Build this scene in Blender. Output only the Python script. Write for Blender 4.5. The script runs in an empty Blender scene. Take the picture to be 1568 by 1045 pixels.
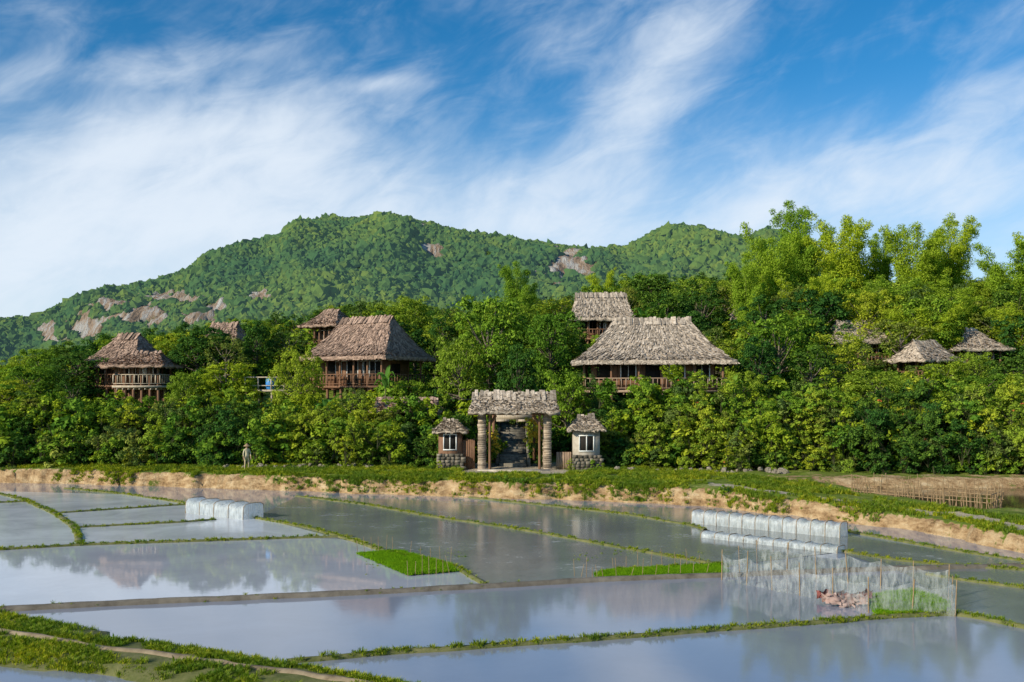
import bpy, math, random
import numpy as np
from mathutils import Vector, Matrix
random.seed(7)
R = np.random.default_rng(11)
sc = bpy.context.scene
CAMH = 6.0; FOC = 1500.0
def G(img_x, img_y, z=0.0):
    """image pixel (column, row) projected through the camera -> point on the level z"""
    d = (CAMH - z) * FOC / (img_y - 600.0)
    return ((img_x - 784) / FOC * d, d, z)
def XW(img_x, d): return (img_x - 784) / FOC * d  # image column at depth d -> world x
def ZW(el, d): return CAMH + (600 - el) / FOC * d  # el is an image row; with depth d -> world height

# ---------------------------------------------------------------- noise
def _h(i, j, s): 
    v = np.sin(i * 127.1 + j * 311.7 + s * 74.7) * 43758.5453
    return v - np.floor(v)
def vn(x, y, s=0):
    x = np.asarray(x, float); y = np.asarray(y, float)
    i = np.floor(x); j = np.floor(y); u = x - i; v = y - j
    u = u * u * (3 - 2 * u); v = v * v * (3 - 2 * v)
    return (_h(i, j, s) * (1 - u) + _h(i + 1, j, s) * u) * (1 - v) + (_h(i, j + 1, s) * (1 - u) + _h(i + 1, j + 1, s) * u) * v
def fbm(x, y, s=0, o=4):
    t = 0; a = .5; f = 1.0; n = 0
    for k in range(o):
        t = t + a * vn(x * f, y * f, s + k * 3.1); n += a; a *= .5; f *= 2.03
    return t / n
def sst(a, b, x):
    t = np.clip((x - a) / (b - a), 0, 1); return t * t * (3 - 2 * t)

# ---------------------------------------------------------------- mesh builder
class MB:
    def __init__(s): s.v = []; s.f = []; s.m = []; s.n = 0
    def add(s, v, f, m=0):
        v = np.asarray(v, float).reshape(-1, 3); f = np.asarray(f, int)
        s.v.append(v); s.f.append(f + s.n); s.m.append(np.full(len(f), m)); s.n += len(v)
    def mesh(s, name, mats, smooth=False):
        me = bpy.data.meshes.new(name)
        v = np.concatenate(s.v); me.vertices.add(len(v)); me.vertices.foreach_set("co", v.ravel())
        tot = np.concatenate([np.full(len(f), f.shape[1]) for f in s.f])
        li = np.concatenate([f.ravel() for f in s.f]); ls = np.concatenate([[0], np.cumsum(tot)[:-1]])
        me.loops.add(len(li)); me.loops.foreach_set("vertex_index", li)
        me.polygons.add(len(tot)); me.polygons.foreach_set("loop_start", ls)
        for m in mats: me.materials.append(m)
        me.polygons.foreach_set("material_index", np.concatenate(s.m).astype(int))
        if smooth: me.polygons.foreach_set("use_smooth", np.ones(len(tot), bool))
        me.update(calc_edges=True); me.validate()
        return me
    def obj(s, name, mats, parent=None, smooth=False, link=True):
        o = bpy.data.objects.new(name, s.mesh(name, mats, smooth))
        if link: sc.collection.objects.link(o)
        if parent: o.parent = parent
        return o
    def box(s, c, d, m=0, rz=0, jit=0):
        x, y, z = [k / 2 for k in d]
        v = np.array([[-x,-y,-z],[x,-y,-z],[x,y,-z],[-x,y,-z],[-x,-y,z],[x,-y,z],[x,y,z],[-x,y,z]])
        if jit: v = v + R.uniform(-jit, jit, v.shape)
        if rz:
            c_, s_ = math.cos(rz), math.sin(rz); v = np.stack([v[:,0]*c_-v[:,1]*s_, v[:,0]*s_+v[:,1]*c_, v[:,2]], 1)
        s.add(v + np.array(c), [[0,3,2,1],[4,5,6,7],[0,1,5,4],[1,2,6,5],[2,3,7,6],[3,0,4,7]], m)
    def tube(s, pts, rad, n=6, m=0):
        pts = np.array(pts, float); k = len(pts); rings = []
        for i in range(k):
            t = pts[min(i+1,k-1)] - pts[max(i-1,0)]; t /= (np.linalg.norm(t) + 1e-9)
            a = np.cross(t, [0.31, .95, .1]); a /= np.linalg.norm(a) + 1e-9; b = np.cross(t, a)
            th = np.arange(n) * 2 * math.pi / n
            rings.append(pts[i] + rad[i] * (np.cos(th)[:,None] * a + np.sin(th)[:,None] * b))
        v = np.concatenate(rings); f = []
        for i in range(k - 1):
            for j in range(n): f.append([i*n+j, i*n+(j+1)%n, (i+1)*n+(j+1)%n, (i+1)*n+j])
        s.add(v, f, m)
def nrm(a): return a / (np.linalg.norm(a, axis=1, keepdims=True) + 1e-9)
def leaves(mb, c, out, ln, wd, m=1, up=.5, rnd=.6, droop=0.0):
    n = len(c); nn = nrm(out * .8 + np.array([0, 0, up]) + R.normal(0, rnd * .6, (n, 3)))
    t = nrm(np.cross(nn, R.normal(0, 1, (n, 3)))); 
    if droop: t = nrm(t + np.array([0, 0, -droop]))
    b = nrm(np.cross(nn, t)); L = (ln * R.uniform(.6, 1.3, n))[:, None]; Wd = (wd * R.uniform(.6, 1.3, n))[:, None]
    v = np.stack([c - t * L / 2, c + b * Wd / 2, c + t * L / 2, c - b * Wd / 2], 1).reshape(-1, 3)
    mb.add(v, np.arange(4 * n).reshape(n, 4), m)
def sph(n):
    return nrm(R.normal(0, 1, (n, 3)))

# ---------------------------------------------------------------- materials
def mk(name):
    m = bpy.data.materials.new(name); m.use_nodes = True; nt = m.node_tree; nt.nodes.clear()
    return m, nt, nt.nodes.new("ShaderNodeOutputMaterial")
def ramp(nt, fac, stops):
    r = nt.nodes.new("ShaderNodeValToRGB"); e = r.color_ramp.elements
    while len(e) < len(stops): e.new(.5)
    for k, (p, c) in enumerate(stops): e[k].position = p; e[k].color = (*c, 1)
    nt.links.new(fac, r.inputs[0]); return r.outputs[0]
def noise(nt, scale, detail=5, rough=.6, vec=None, dist=0):
    n = nt.nodes.new("ShaderNodeTexNoise"); n.inputs["Scale"].default_value = scale
    n.inputs["Detail"].default_value = detail; n.inputs["Roughness"].default_value = rough; n.inputs["Distortion"].default_value = dist
    if vec: nt.links.new(vec, n.inputs["Vector"])
    return n.outputs["Fac"]
def coords(nt, kind="Object", sc_=(1,1,1)):
    t = nt.nodes.new("ShaderNodeTexCoord"); mp = nt.nodes.new("ShaderNodeMapping"); mp.inputs["Scale"].default_value = sc_
    nt.links.new(t.outputs[kind], mp.inputs[0]); return mp.outputs[0]
def mathn(nt, op, a, b=None, c=None, clamp=False):
    n = nt.nodes.new("ShaderNodeMath"); n.operation = op; n.use_clamp = clamp
    for i, x in enumerate((a, b, c)):
        if x is None: continue
        if isinstance(x, (int, float)): n.inputs[i].default_value = x
        else: nt.links.new(x, n.inputs[i])
    return n.outputs[0]
def mixc(nt, f, a, b, mode='MIX'):
    n = nt.nodes.new("ShaderNodeMix"); n.data_type = 'RGBA'; n.blend_type = mode
    for s_, x in ((n.inputs[0], f), (n.inputs[6], a), (n.inputs[7], b)):
        if isinstance(x, (int, float)): s_.default_value = x
        elif isinstance(x, tuple): s_.default_value = (*x, 1)
        else: nt.links.new(x, s_)
    return n.outputs[2]
def bsdf(nt, out, col, rough=.8, spec=.3, bump=None, bs=.3, bd=.05):
    p = nt.nodes.new("ShaderNodeBsdfPrincipled"); p.inputs["Roughness"].default_value = rough
    p.inputs["Specular IOR Level"].default_value = spec
    if isinstance(col, tuple): p.inputs["Base Color"].default_value = (*col, 1)
    else: nt.links.new(col, p.inputs["Base Color"])
    if bump is not None:
        b = nt.nodes.new("ShaderNodeBump"); b.inputs["Strength"].default_value = bs; b.inputs["Distance"].default_value = bd
        nt.links.new(bump, b.inputs["Height"]); nt.links.new(b.outputs[0], p.inputs["Normal"])
    nt.links.new(p.outputs[0], out.inputs[0]); return p
def pmat(name, c1, c2, scale=3, rough=.85, bs=.4, bd=.05, sc_=(1,1,1), island=False, kind="Object", lo=.3, hi=.7):
    m, nt, out = mk(name); v = coords(nt, kind, sc_); n = noise(nt, scale, 4, .65, v)
    col = ramp(nt, n, [(lo, c1), (hi, c2)])
    if island:
        g = nt.nodes.new("ShaderNodeNewGeometry")
        k = ramp(nt, g.outputs["Random Per Island"], [(0, (.45,.45,.45)), (1, (1.35,1.35,1.35))])
        col = mixc(nt, 1.0, col, k, 'MULTIPLY')
    bsdf(nt, out, col, rough, .25, n, bs, bd); return m
def leafmat(name, cols, trans=.3, haze_glow=None, var=1.0, big=None):
    m, nt, out = mk(name); g = nt.nodes.new("ShaderNodeNewGeometry"); oi = nt.nodes.new("ShaderNodeObjectInfo")
    c = ramp(nt, g.outputs["Random Per Island"], [(i / (len(cols) - 1), k) for i, k in enumerate(cols)])
    k = ramp(nt, oi.outputs["Random"], [(0, (.50,.70,.85)), (.4, (.82,.92,.92)), (.65, (1.02,1.0,.92)), (1, (1.5,1.25,.85))])
    k = mixc(nt, var, (1.,1.,1.), k)
    c = mixc(nt, 1.0, c, k, 'MULTIPLY')
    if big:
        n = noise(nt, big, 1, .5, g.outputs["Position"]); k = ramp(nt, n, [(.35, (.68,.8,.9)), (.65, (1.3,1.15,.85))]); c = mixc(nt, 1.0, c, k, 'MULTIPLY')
    p = nt.nodes.new("ShaderNodeBsdfDiffuse"); nt.links.new(c, p.inputs[0]); last = p.outputs[0]
    if trans:
        t = nt.nodes.new("ShaderNodeBsdfTranslucent"); mx = nt.nodes.new("ShaderNodeMixShader"); mx.inputs[0].default_value = trans
        tc = mixc(nt, 1.0, c, (1.4, 1.4, .55), 'MULTIPLY'); nt.links.new(tc, t.inputs[0])
        nt.links.new(p.outputs[0], mx.inputs[1]); nt.links.new(t.outputs[0], mx.inputs[2]); last = mx.outputs[0]
    if haze_glow:
        e = nt.nodes.new("ShaderNodeEmission"); e.inputs[0].default_value = (*haze_glow, 1); e.inputs[1].default_value = 1
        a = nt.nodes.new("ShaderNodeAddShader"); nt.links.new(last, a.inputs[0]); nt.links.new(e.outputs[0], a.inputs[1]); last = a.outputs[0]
    nt.links.new(last, out.inputs[0]); return m

M_bark = pmat("bark", (.05,.04,.028), (.24,.20,.15), 6, sc_=(1,1,.3))
M_stem = pmat("stem", (.03,.035,.015), (.07,.07,.03), 6)
M_leaf = leafmat("leaf", [(.075,.14,.018), (.19,.30,.028), (.37,.49,.05)])
M_leafd = leafmat("leaf_dark", [(.03,.075,.020), (.07,.155,.028), (.16,.28,.045)])
M_leafy = leafmat("leaf_yellowish", [(.14,.20,.02), (.29,.38,.03), (.46,.53,.07)], var=.6)
M_leafo = leafmat("leaf_olive", [(.07,.11,.03), (.16,.22,.045), (.31,.37,.09)], var=.8)
M_bam = leafmat("bamboo_leaf", [(.16,.25,.02), (.28,.40,.03), (.42,.53,.06)], .35, var=.6)
M_culm = pmat("culm", (.12,.16,.03), (.25,.26,.08), 4)
M_ban = leafmat("banana_leaf", [(.12,.24,.04), (.22,.38,.07)], .4)
M_grass = leafmat("grass_blade", [(.12,.19,.012), (.22,.31,.02), (.38,.40,.07)], .3, big=.4, var=.6)
M_mt = leafmat("mountain_leaf", [(.034,.075,.030), (.080,.140,.038)], .0, haze_glow=(.021,.038,.047), big=.012, var=.75)  # faint blue emission on the leaves stands in for aerial haze
M_thatch = pmat("thatch", (.27,.21,.155), (.68,.57,.46), 5, .95, .8, .1, (1,1,1), island=True)
M_thatch_b = pmat("thatch_brown", (.23,.145,.11), (.51,.36,.27), 5, .95, .8, .1, island=True)
M_wood = pmat("wood", (.12,.06,.032), (.30,.165,.10), 3, .7, .3, .02, (6,6,.6))
M_woodp = pmat("pale_wood", (.34,.28,.20), (.58,.50,.40), 4, .8, .3, .02, (4,4,.6))
M_woodm = pmat("weathered_wood", (.22,.145,.10), (.44,.32,.23), 4, .8, .3, .02, (4,4,.6))
M_dark = pmat("dark_interior", (.012,.011,.01), (.03,.025,.02), 3)  # near-black panels on solid walls imitate shaded openings; also colours the eyes
M_white = pmat("white_paint", (.62,.62,.6), (.82,.82,.8), 4, .6, .1, .01)
M_stone = pmat("stone", (.09,.08,.06), (.27,.23,.18), 3.5, .9, .7, .06, island=True)
M_pillar = pmat("pillar_masonry", (.26,.19,.13), (.52,.42,.32), 5, .9, .6, .04, island=True)
M_plaster = pmat("plaster", (.32,.27,.21), (.54,.48,.40), 3, .9, .4, .03)
M_step = pmat("step_stone", (.08,.07,.06), (.30,.27,.21), 5, .9, .6, .04, island=True)
M_red = pmat("red_cloth", (.16,.045,.04), (.34,.12,.10), 6, .8)
M_blue = pmat("blue_plastic", (.03,.18,.5), (.06,.28,.65), 3, .4)
M_dike = pmat("dike_earth", (.08,.10,.02), (.20,.19,.08), 2.2, .95, .8, .06)
M_path = pmat("dike_path_mud", (.10,.085,.065), (.23,.20,.16), 1.7, .9, .6, .03)
M_dirt = pmat("dirt", (.16,.12,.075), (.34,.27,.18), 2.5, .95, .5, .03)
M_bamst = pmat("bamboo_stick", (.22,.14,.07), (.42,.30,.17), 5, .8)

# ---------------------------------------------------------------- camera / light / sky
cd = bpy.data.cameras.new("camera"); cam = bpy.data.objects.new("camera", cd); sc.collection.objects.link(cam)
cam.location = (0, 0, CAMH); cam.rotation_euler = (math.radians(90), 0, 0)
cd.sensor_width = 36; cd.lens = 36 * FOC / 1568; cd.shift_y = 78 / 1568; cd.clip_end = 8000; cd.clip_start = .1
sc.camera = cam
sv = Vector((-.75, -.58, .43)).normalized()
sl = bpy.data.lights.new("sun", 'SUN'); sl.energy = 5.0; sl.angle = math.radians(.5); sl.color = (1, .90, .71)
so = bpy.data.objects.new("sun", sl); sc.collection.objects.link(so); so.rotation_euler = (-sv).to_track_quat('-Z', 'Y').to_euler()
w = bpy.data.worlds.new("World"); sc.world = w; w.use_nodes = True; nt = w.node_tree; nt.nodes.clear()
wo = nt.nodes.new("ShaderNodeOutputWorld"); bg = nt.nodes.new("ShaderNodeBackground"); nt.links.new(bg.outputs[0], wo.inputs[0])
bg.inputs[1].default_value = .14
sk = nt.nodes.new("ShaderNodeTexSky"); sk.sky_type = 'NISHITA'; sk.sun_disc = False
sk.sun_elevation = math.asin(sv.z); sk.sun_rotation = math.atan2(sv.x, sv.y) % (2 * math.pi)
sk.air_density = 1.0; sk.dust_density = .4; sk.ozone_density = 3.0
tc = nt.nodes.new("ShaderNodeTexCoord"); sep = nt.nodes.new("ShaderNodeSeparateXYZ"); nt.links.new(tc.outputs["Generated"], sep.inputs[0])
az = mathn(nt, 'ARCTAN2', sep.outputs[0], sep.outputs[1]); el = mathn(nt, 'ARCSINE', sep.outputs[2])
def blob(img_x, ey, rx, ry, ang, amp):  # cloud centre and radii given in image pixels
    a0 = math.atan((img_x - 784) / 1500); e0 = math.atan((600 - ey) / 1500 * math.cos(a0)); rx /= 1500; ry /= 1500; t = math.radians(ang)
    dx = mathn(nt, 'SUBTRACT', az, a0); dy = mathn(nt, 'SUBTRACT', el, e0)
    u = mathn(nt, 'ADD', mathn(nt, 'MULTIPLY', dx, math.cos(t) / rx), mathn(nt, 'MULTIPLY', dy, math.sin(t) / rx))
    v = mathn(nt, 'ADD', mathn(nt, 'MULTIPLY', dx, -math.sin(t) / ry), mathn(nt, 'MULTIPLY', dy, math.cos(t) / ry))
    q = mathn(nt, 'ADD', mathn(nt, 'MULTIPLY', u, u), mathn(nt, 'MULTIPLY', v, v))
    return mathn(nt, 'MULTIPLY', mathn(nt, 'EXPONENT', mathn(nt, 'MULTIPLY', q, -1.0)), amp)
tot = None
for b in [(60,350,340,130,10,.9),(330,225,240,70,18,.65),(520,300,260,85,0,.55),(1010,110,210,75,50,.6),(900,235,160,65,35,.45),
          (1330,260,280,55,14,.55),(820,350,420,60,0,.5),(190,100,200,26,12,.4),(585,128,60,12,8,.4),(1470,290,160,40,0,.35)]:
    x = blob(*b); tot = x if tot is None else mathn(nt, 'ADD', tot, x)
tot = mathn(nt, 'MINIMUM', tot, 1.0)
cmb = nt.nodes.new("ShaderNodeCombineXYZ"); nt.links.new(az, cmb.inputs[0]); nt.links.new(el, cmb.inputs[1])
def streak(rot, s1, s2, sc_, det, rough, dist):
    mp = nt.nodes.new("ShaderNodeMapping"); mp.inputs["Rotation"].default_value = (0, 0, math.radians(rot)); mp.inputs["Scale"].default_value = (1, 1, 1)
    m2 = nt.nodes.new("ShaderNodeMapping"); m2.inputs["Scale"].default_value = (s1, s2, 1)
    nt.links.new(cmb.outputs[0], mp.inputs[0]); nt.links.new(mp.outputs[0], m2.inputs[0])
    return noise(nt, sc_, det, rough, m2.outputs[0], dist)
n1 = streak(-38, 1, 1.9, 5, 6, .58, .4); n2 = streak(-20, 1.0, 2.4, 12, 4, .62, .6); n3 = streak(0, 1, 1.3, 2.8, 2, .5, .3)
nn_ = mathn(nt, 'ADD', mathn(nt, 'MULTIPLY', n1, .5), mathn(nt, 'ADD', mathn(nt, 'MULTIPLY', n2, .30), mathn(nt, 'MULTIPLY', n3, .20)))
dens = mathn(nt, 'ADD', mathn(nt, 'MULTIPLY', mathn(nt, 'SUBTRACT', nn_, .5), 3.2), mathn(nt, 'SUBTRACT', tot, .07))
mr = nt.nodes.new("ShaderNodeMapRange"); mr.interpolation_type = 'SMOOTHSTEP'; nt.links.new(dens, mr.inputs[0])
mr.inputs[1].default_value = -.28; mr.inputs[2].default_value = 1.2; mr.inputs[3].default_value = 0.0; mr.inputs[4].default_value = .90
hz = nt.nodes.new("ShaderNodeMapRange"); hz.interpolation_type = 'SMOOTHSTEP'; nt.links.new(el, hz.inputs[0])
hz.inputs[1].default_value = .31; hz.inputs[2].default_value = .0; hz.inputs[3].default_value = 0; hz.inputs[4].default_value = .66
cl = mathn(nt, 'MAXIMUM', mr.outputs[0], 0.0)
cl = mathn(nt, 'SUBTRACT', 1.0, mathn(nt, 'MULTIPLY', mathn(nt, 'SUBTRACT', 1.0, cl), mathn(nt, 'SUBTRACT', 1.0, hz.outputs[0])))
tint = nt.nodes.new("ShaderNodeMapRange"); nt.links.new(el, tint.inputs[0]); tint.inputs[1].default_value = .05; tint.inputs[2].default_value = .40
tcol = mixc(nt, tint.outputs[0], (.42, .80, 1.0), (.11, .62, .88))
skc = mixc(nt, 1.0, sk.outputs[0], tcol, 'MULTIPLY')
col = mixc(nt, cl, skc, (5.75, 6.35, 7.05)); nt.links.new(col, bg.inputs[0])
sc.view_settings.view_transform = 'Standard'; sc.view_settings.look = 'None'; sc.view_settings.exposure = 0

# ---------------------------------------------------------------- terrain
foot = np.array([(-140,78),(-60,67.5),(-33.6,64.3),(-24.2,62.1),(-14.8,59.2),(-6.15,56.25),(-.9,54.9),(4.1,53.6),(9.5,51.0),(13.1,47.0),(16.9,42.0),(18.6,35.3),(21.5,28),(27,20),(40,8),(140,0)], float)
def footd(x, y):
    x = np.asarray(x, float); y = np.asarray(y, float); best = np.full(x.shape, 1e9)
    for a, b in zip(foot[:-1], foot[1:]):
        d = b - a; t = np.clip(((x - a[0]) * d[0] + (y - a[1]) * d[1]) / (d @ d), 0, 1)
        best = np.minimum(best, np.hypot(x - a[0] - t * d[0], y - a[1] - t * d[1]))
    return np.where(y > np.interp(x, foot[:,0], foot[:,1]), best, -best)
def pondm(x, y):
    return sst(20.5, 22.5, x + .35 * (y - 47)) * sst(45.2, 46.6, y + .0*x) * (1 - sst(56.2, 57.8, y)) * (1 - sst(60, 64, x))
def hill(x, y):
    x = np.asarray(x, float); y = np.asarray(y, float)
    y0 = 66 - np.clip(x, 0, 30) * .2
    top = 1.0 - .35 * sst(10, 19, x) * (1 - sst(50, 60, y))
    z = top + 3.2 * sst(0, 14, y - y0)
    fl = .08 + .92 * sst(-62, -14, x)
    z = z + np.clip(y - 80, 0, 45) * .24 * fl + 2.0 * sst(25, 50, x) * sst(75, 110, y)
    z = z + (fbm(x * .12, y * .12, 3) - .5) * 1.2 * sst(2, 14, y - y0)
    z = z * (1 - sst(150, 235, y))
    return z
def terr(x, y):
    sd = footd(x, y) - .35 + (fbm(x * .8, y * .8, 9) - .5) * 1.1 + (fbm(x * 3, y * 3, 5) - .5) * .5
    k = sst(0, .6, sd) * .9 + .10 * sst(.2, 2.4, sd)
    z = -.35 + (hill(x, y) + .35 + (fbm(x * .6, y * .6, 1) - .5) * .25) * k
    return z * (1 - pondm(x, y)) + 0.05 * pondm(x, y), sd
xs = np.concatenate([np.arange(-150, -44, 3.0), np.arange(-44, 40, .22), np.arange(40, 151, 3.0)])
ys = np.concatenate([np.arange(5, 33, 1.0), np.arange(33, 69, .22), np.arange(69, 245, 1.5)])
XX, YY = np.meshgrid(xs, ys); ZZ, SD = terr(XX, YY)
nx, ny = len(xs), len(ys)
I = np.arange(nx * ny).reshape(ny, nx)
mb = MB(); mb.add(np.stack([XX, YY, ZZ], -1).reshape(-1, 3), np.stack([I[:-1,:-1], I[:-1,1:], I[1:,1:], I[1:,:-1]], -1).reshape(-1, 4))
m, nt, out = mk("hillside_ground")
at = nt.nodes.new("ShaderNodeAttribute"); at.attribute_name = "clay"; ap = nt.nodes.new("ShaderNodeAttribute"); ap.attribute_name = "path"
v = coords(nt); n = noise(nt, 1.0, 6, .7, v); n2 = noise(nt, 6, 5, .7, v)
grass = ramp(nt, n, [(.3, (.08,.11,.015)), (.5, (.16,.22,.025)), (.72, (.30,.28,.10))])
vz = coords(nt, "Object", (1, 1, 2.5)); n4 = noise(nt, 1.1, 8, .75, vz)
clay = ramp(nt, n4, [(.34, (.14,.085,.04)), (.45, (.35,.22,.11)), (.57, (.54,.38,.21)), (.7, (.62,.50,.33))])
cm = mathn(nt, 'MULTIPLY', mathn(nt, 'SUBTRACT', mathn(nt, 'ADD', at.outputs["Fac"], mathn(nt, 'MULTIPLY', mathn(nt, 'SUBTRACT', n, .5), 3.0)), .5), 5, clamp=True)
c = mixc(nt, cm, grass, clay)
pc = ramp(nt, n2, [(.3, (.38,.31,.22)), (.7, (.58,.50,.38))])
pm_ = mathn(nt, 'MULTIPLY', mathn(nt, 'SUBTRACT', mathn(nt, 'ADD', ap.outputs["Fac"], mathn(nt, 'MULTIPLY', mathn(nt, 'SUBTRACT', n, .5), 1.0)), .45), 6, clamp=True)
c = mixc(nt, pm_, c, pc); bsdf(nt, out, c, .95, .15, n2, .9, .15)
hs = mb.obj("hillside", [m], smooth=True)
def pathm(x, y, sd):
    p = np.clip(1.3 - np.abs(x - .1) / 4.2, 0, 1) * sst(58.5, 60.5, y) * (1 - sst(67, 68, y))
    p2 = (np.abs(sd - 2.2) < .5) * sst(9, 12, x) * (1 - sst(56, 60, y)) * .95
    p3 = .55 * np.exp(-((y - 61.8 + .0*x) / .4) ** 2) * (x > 3) * (x < 16)
    return np.maximum(np.maximum(p, p2), p3)
gz = np.gradient(ZZ, axis=0) / np.gradient(ys)[:, None]; gx = np.gradient(ZZ, axis=1) / np.gradient(xs)[None]
steep = np.hypot(gx, gz); clayA = np.clip(steep * 1.1, 0, 1) * (SD < 3.2) + .6 * (np.abs(YY - 57.6) < 1.5) * (XX > 15) + .7*(np.hypot(gx,gz)>.25)*(YY<60)*(XX>19)
clayA = np.clip(clayA + .35 * (SD > -.3) * (SD < .4), 0, 1)
a = hs.data.attributes.new("clay", 'FLOAT', 'POINT'); a.data.foreach_set("value", clayA.ravel().astype(np.float32))
a = hs.data.attributes.new("path", 'FLOAT', 'POINT'); a.data.foreach_set("value", pathm(XX, YY, SD).ravel().astype(np.float32))

mb = MB(); mb.add([[-5000,-3000,-.5],[5000,-3000,-.5],[5000,6000,-.5],[-5000,6000,-.5]], [[0,1,2,3]])
mb.obj("ground", [pmat("far_ground", (.05,.08,.02), (.12,.12,.05), .05)])

# water
def water(name, base, rough, bump, bscale, patch=.0, ior=1.6, patchc=(.12,.10,.07), dark=.8):
    m, nt, out = mk(name); v = coords(nt); n = noise(nt, bscale, 3, .6, v); nb = noise(nt, .35, 6, .65, v, .6); n5 = noise(nt, 2.2, 6, .75, v)
    base2 = tuple(k * dark for k in base); c = ramp(nt, nb, [(.35, base2), (.65, base)])
    p = bsdf(nt, out, c, rough, .5, n, bump, .02); p.inputs["IOR"].default_value = ior
    if patch:
        f = mathn(nt, 'MULTIPLY', mathn(nt, 'SUBTRACT', mathn(nt, 'ADD', mathn(nt, 'MULTIPLY', nb, .5), mathn(nt, 'MULTIPLY', n5, .5)), patch), 14, clamp=True)
        q = nt.nodes.new("ShaderNodeBsdfPrincipled"); q.inputs["Base Color"].default_value = (*patchc, 1); q.inputs["Roughness"].default_value = .4
        mx = nt.nodes.new("ShaderNodeMixShader"); nt.links.new(f, mx.inputs[0]); nt.links.new(p.outputs[0], mx.inputs[1]); nt.links.new(q.outputs[0], mx.inputs[2]); nt.links.new(mx.outputs[0], out.inputs[0])
    return m
W1 = water("paddy_water", (.275,.30,.37), .07, .04, 2.5, .68, 1.6, (.2,.18,.15), .9)
WM = water("still_paddy_water", (.52,.54,.60), .035, .03, 2.5, 0, 1.65, dark=.85)
W0 = water("shallow_paddy_water", (.72,.74,.78), .14, .05, 3, .64, 1.45, (.36,.34,.29), .7)
W2 = water("muddy_water", (.24,.255,.25), .12, .12, 8, .575, 1.5, (.42,.41,.37), .75)
W3 = water("pond_water", (.13,.085,.045), .08, .06, 5, ior=1.35)
mb = MB(); mb.add([[-140,-5,0],[140,-5,0],[140,80,0],[-140,80,0]], [[0,1,2,3]]); mb.obj("paddy_water", [W1])
def sheet(name, pts, z, mat):
    mb = MB(); mb.add([(p[0], p[1], z) for p in pts], [list(range(len(pts)))[::-1]]); return mb.obj(name, [mat])
sheet("muddy_paddy_water", [G(392,792),G(455,760),G(620,765),G(760,770),G(1060,779),G(1180,795),G(1290,812),G(1290,845),G(1110,867),G(920,888),G(740,898),G(700,872),(G(600,850)),G(540,830)], .012, W2)
sheet("muddy_paddy_water", [G(1290,820),G(1568,860),G(1700,890),G(1700,925),G(1568,962),G(1470,942),G(1390,880),G(1290,847)], .012, W2)
sheet("shallow_paddy_water", [G(-300,745),G(190,757),G(315,776),G(390,792),G(540,822),G(480,823),G(120,835),G(0,842),G(-300,865)], .010, W0)
sheet("still_paddy_water", [G(-300,866),G(0,843),G(120,836),G(480,824),G(540,827),G(600,848),G(700,870),G(740,896),G(740,900),G(500,912),G(200,925),G(0,935),G(-300,952)], .006, WM)
sheet("pond_water", [(19,45),(62,45),(62,58.5),(19,58.5)], .42, W3)

# mountain ---------------------------------------------------------------
sky = np.array([(-900,520),(-300,500),(0,484),(60,483),(78,468),(150,440),(230,428),(290,407),(312,388),(350,374),(430,354),(455,332),(500,327),(560,328),(600,323),(640,333),(700,347),(760,357),(840,370),(900,376),(960,374),(1000,350),(1035,338),(1080,345),(1140,361),(1170,345),(1200,350),(1260,385),(1330,425),(1500,470),(1900,520),(2500,540)], float)
def mount(a, s):
    img_x = 784 + 1500 * a; Y = 450 + 450 * s; Hr = (600 - np.interp(img_x, sky[:,0], sky[:,1])) / 1500 * 900 + 6 - 6
    X = a * Y; sp = 1 - np.abs(2 * fbm(X * .009 + Y * .003, Y * .0035, 21, 3) - 1)
    f = np.where(s < 1, np.sin(np.clip(s, 0, 1) * math.pi / 2) ** 1.15, 1 - (s - 1) * .9)
    Z = Hr * f + (sp - .75) * 120 * np.clip(s, 0, 1) * np.clip(1 - s, 0, 1) * 1.6 + (fbm(X * .03, Y * .03, 4) - .5) * 12 * np.clip(s * 5, 0, 1) * np.clip((1 - s) * 4, 0, 1)
    lim = 6 + (Hr - 6) * Y / 900 * .985; Z = np.where(s < 1, np.minimum(Z, lim), Z)
    return X, Y, Z
def rockm(a, s, X, Y, Z):
    img_x = 784 + 1500 * a; py = 600 - 1500 * (Z - 6) / Y; r = 0
    for (cx, cy, rx, ry) in [(210,487,46,15),(135,502,26,20),(78,515,15,17),(868,412,36,20),(265,460,48,9),(300,492,24,11),(330,470,24,9),(655,345,14,7),(180,470,30,7),(662,385,16,8),(400,455,18,6)]:
        r = np.maximum(r, np.exp(-((img_x - cx) / rx) ** 2 - ((py - cy) / ry) ** 2))
    return sst(.33, .43, r + (fbm(X * .16, Z * .16 + Y * .04, 8) - .5) * 1.5 * (r > .1))
aa = np.linspace(-1.0, 1.0, 900); ss = np.concatenate([np.linspace(0, 1, 170), np.linspace(1.02, 1.6, 12)])
A, S = np.meshgrid(aa, ss); X, Y, Z = mount(A, S); I = np.arange(A.size).reshape(A.shape); Rk = rockm(A, S, X, Y, Z)
Z = Z + Rk * (fbm(X * .15, Y * .15, 61) - .3) * 9
mb = MB(); mb.add(np.stack([X, Y, Z], -1).reshape(-1, 3), np.stack([I[:-1,:-1], I[:-1,1:], I[1:,1:], I[1:,:-1]], -1).reshape(-1, 4))
m, nt, out = mk("mountain_ground"); at = nt.nodes.new("ShaderNodeAttribute"); at.attribute_name = "rock"
v = coords(nt, "Object", (1.8, .4, .5)); n = noise(nt, .13, 7, .75, v); rc = ramp(nt, n, [(.36, (.10,.09,.085)), (.47, (.38,.27,.19)), (.55, (.42,.40,.38)), (.68,(.60,.58,.55))])
n2 = noise(nt, .05, 5, .7, v); gc = ramp(nt, n2, [(.3, (.03,.07,.02)), (.7, (.09,.15,.03))])
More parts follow.
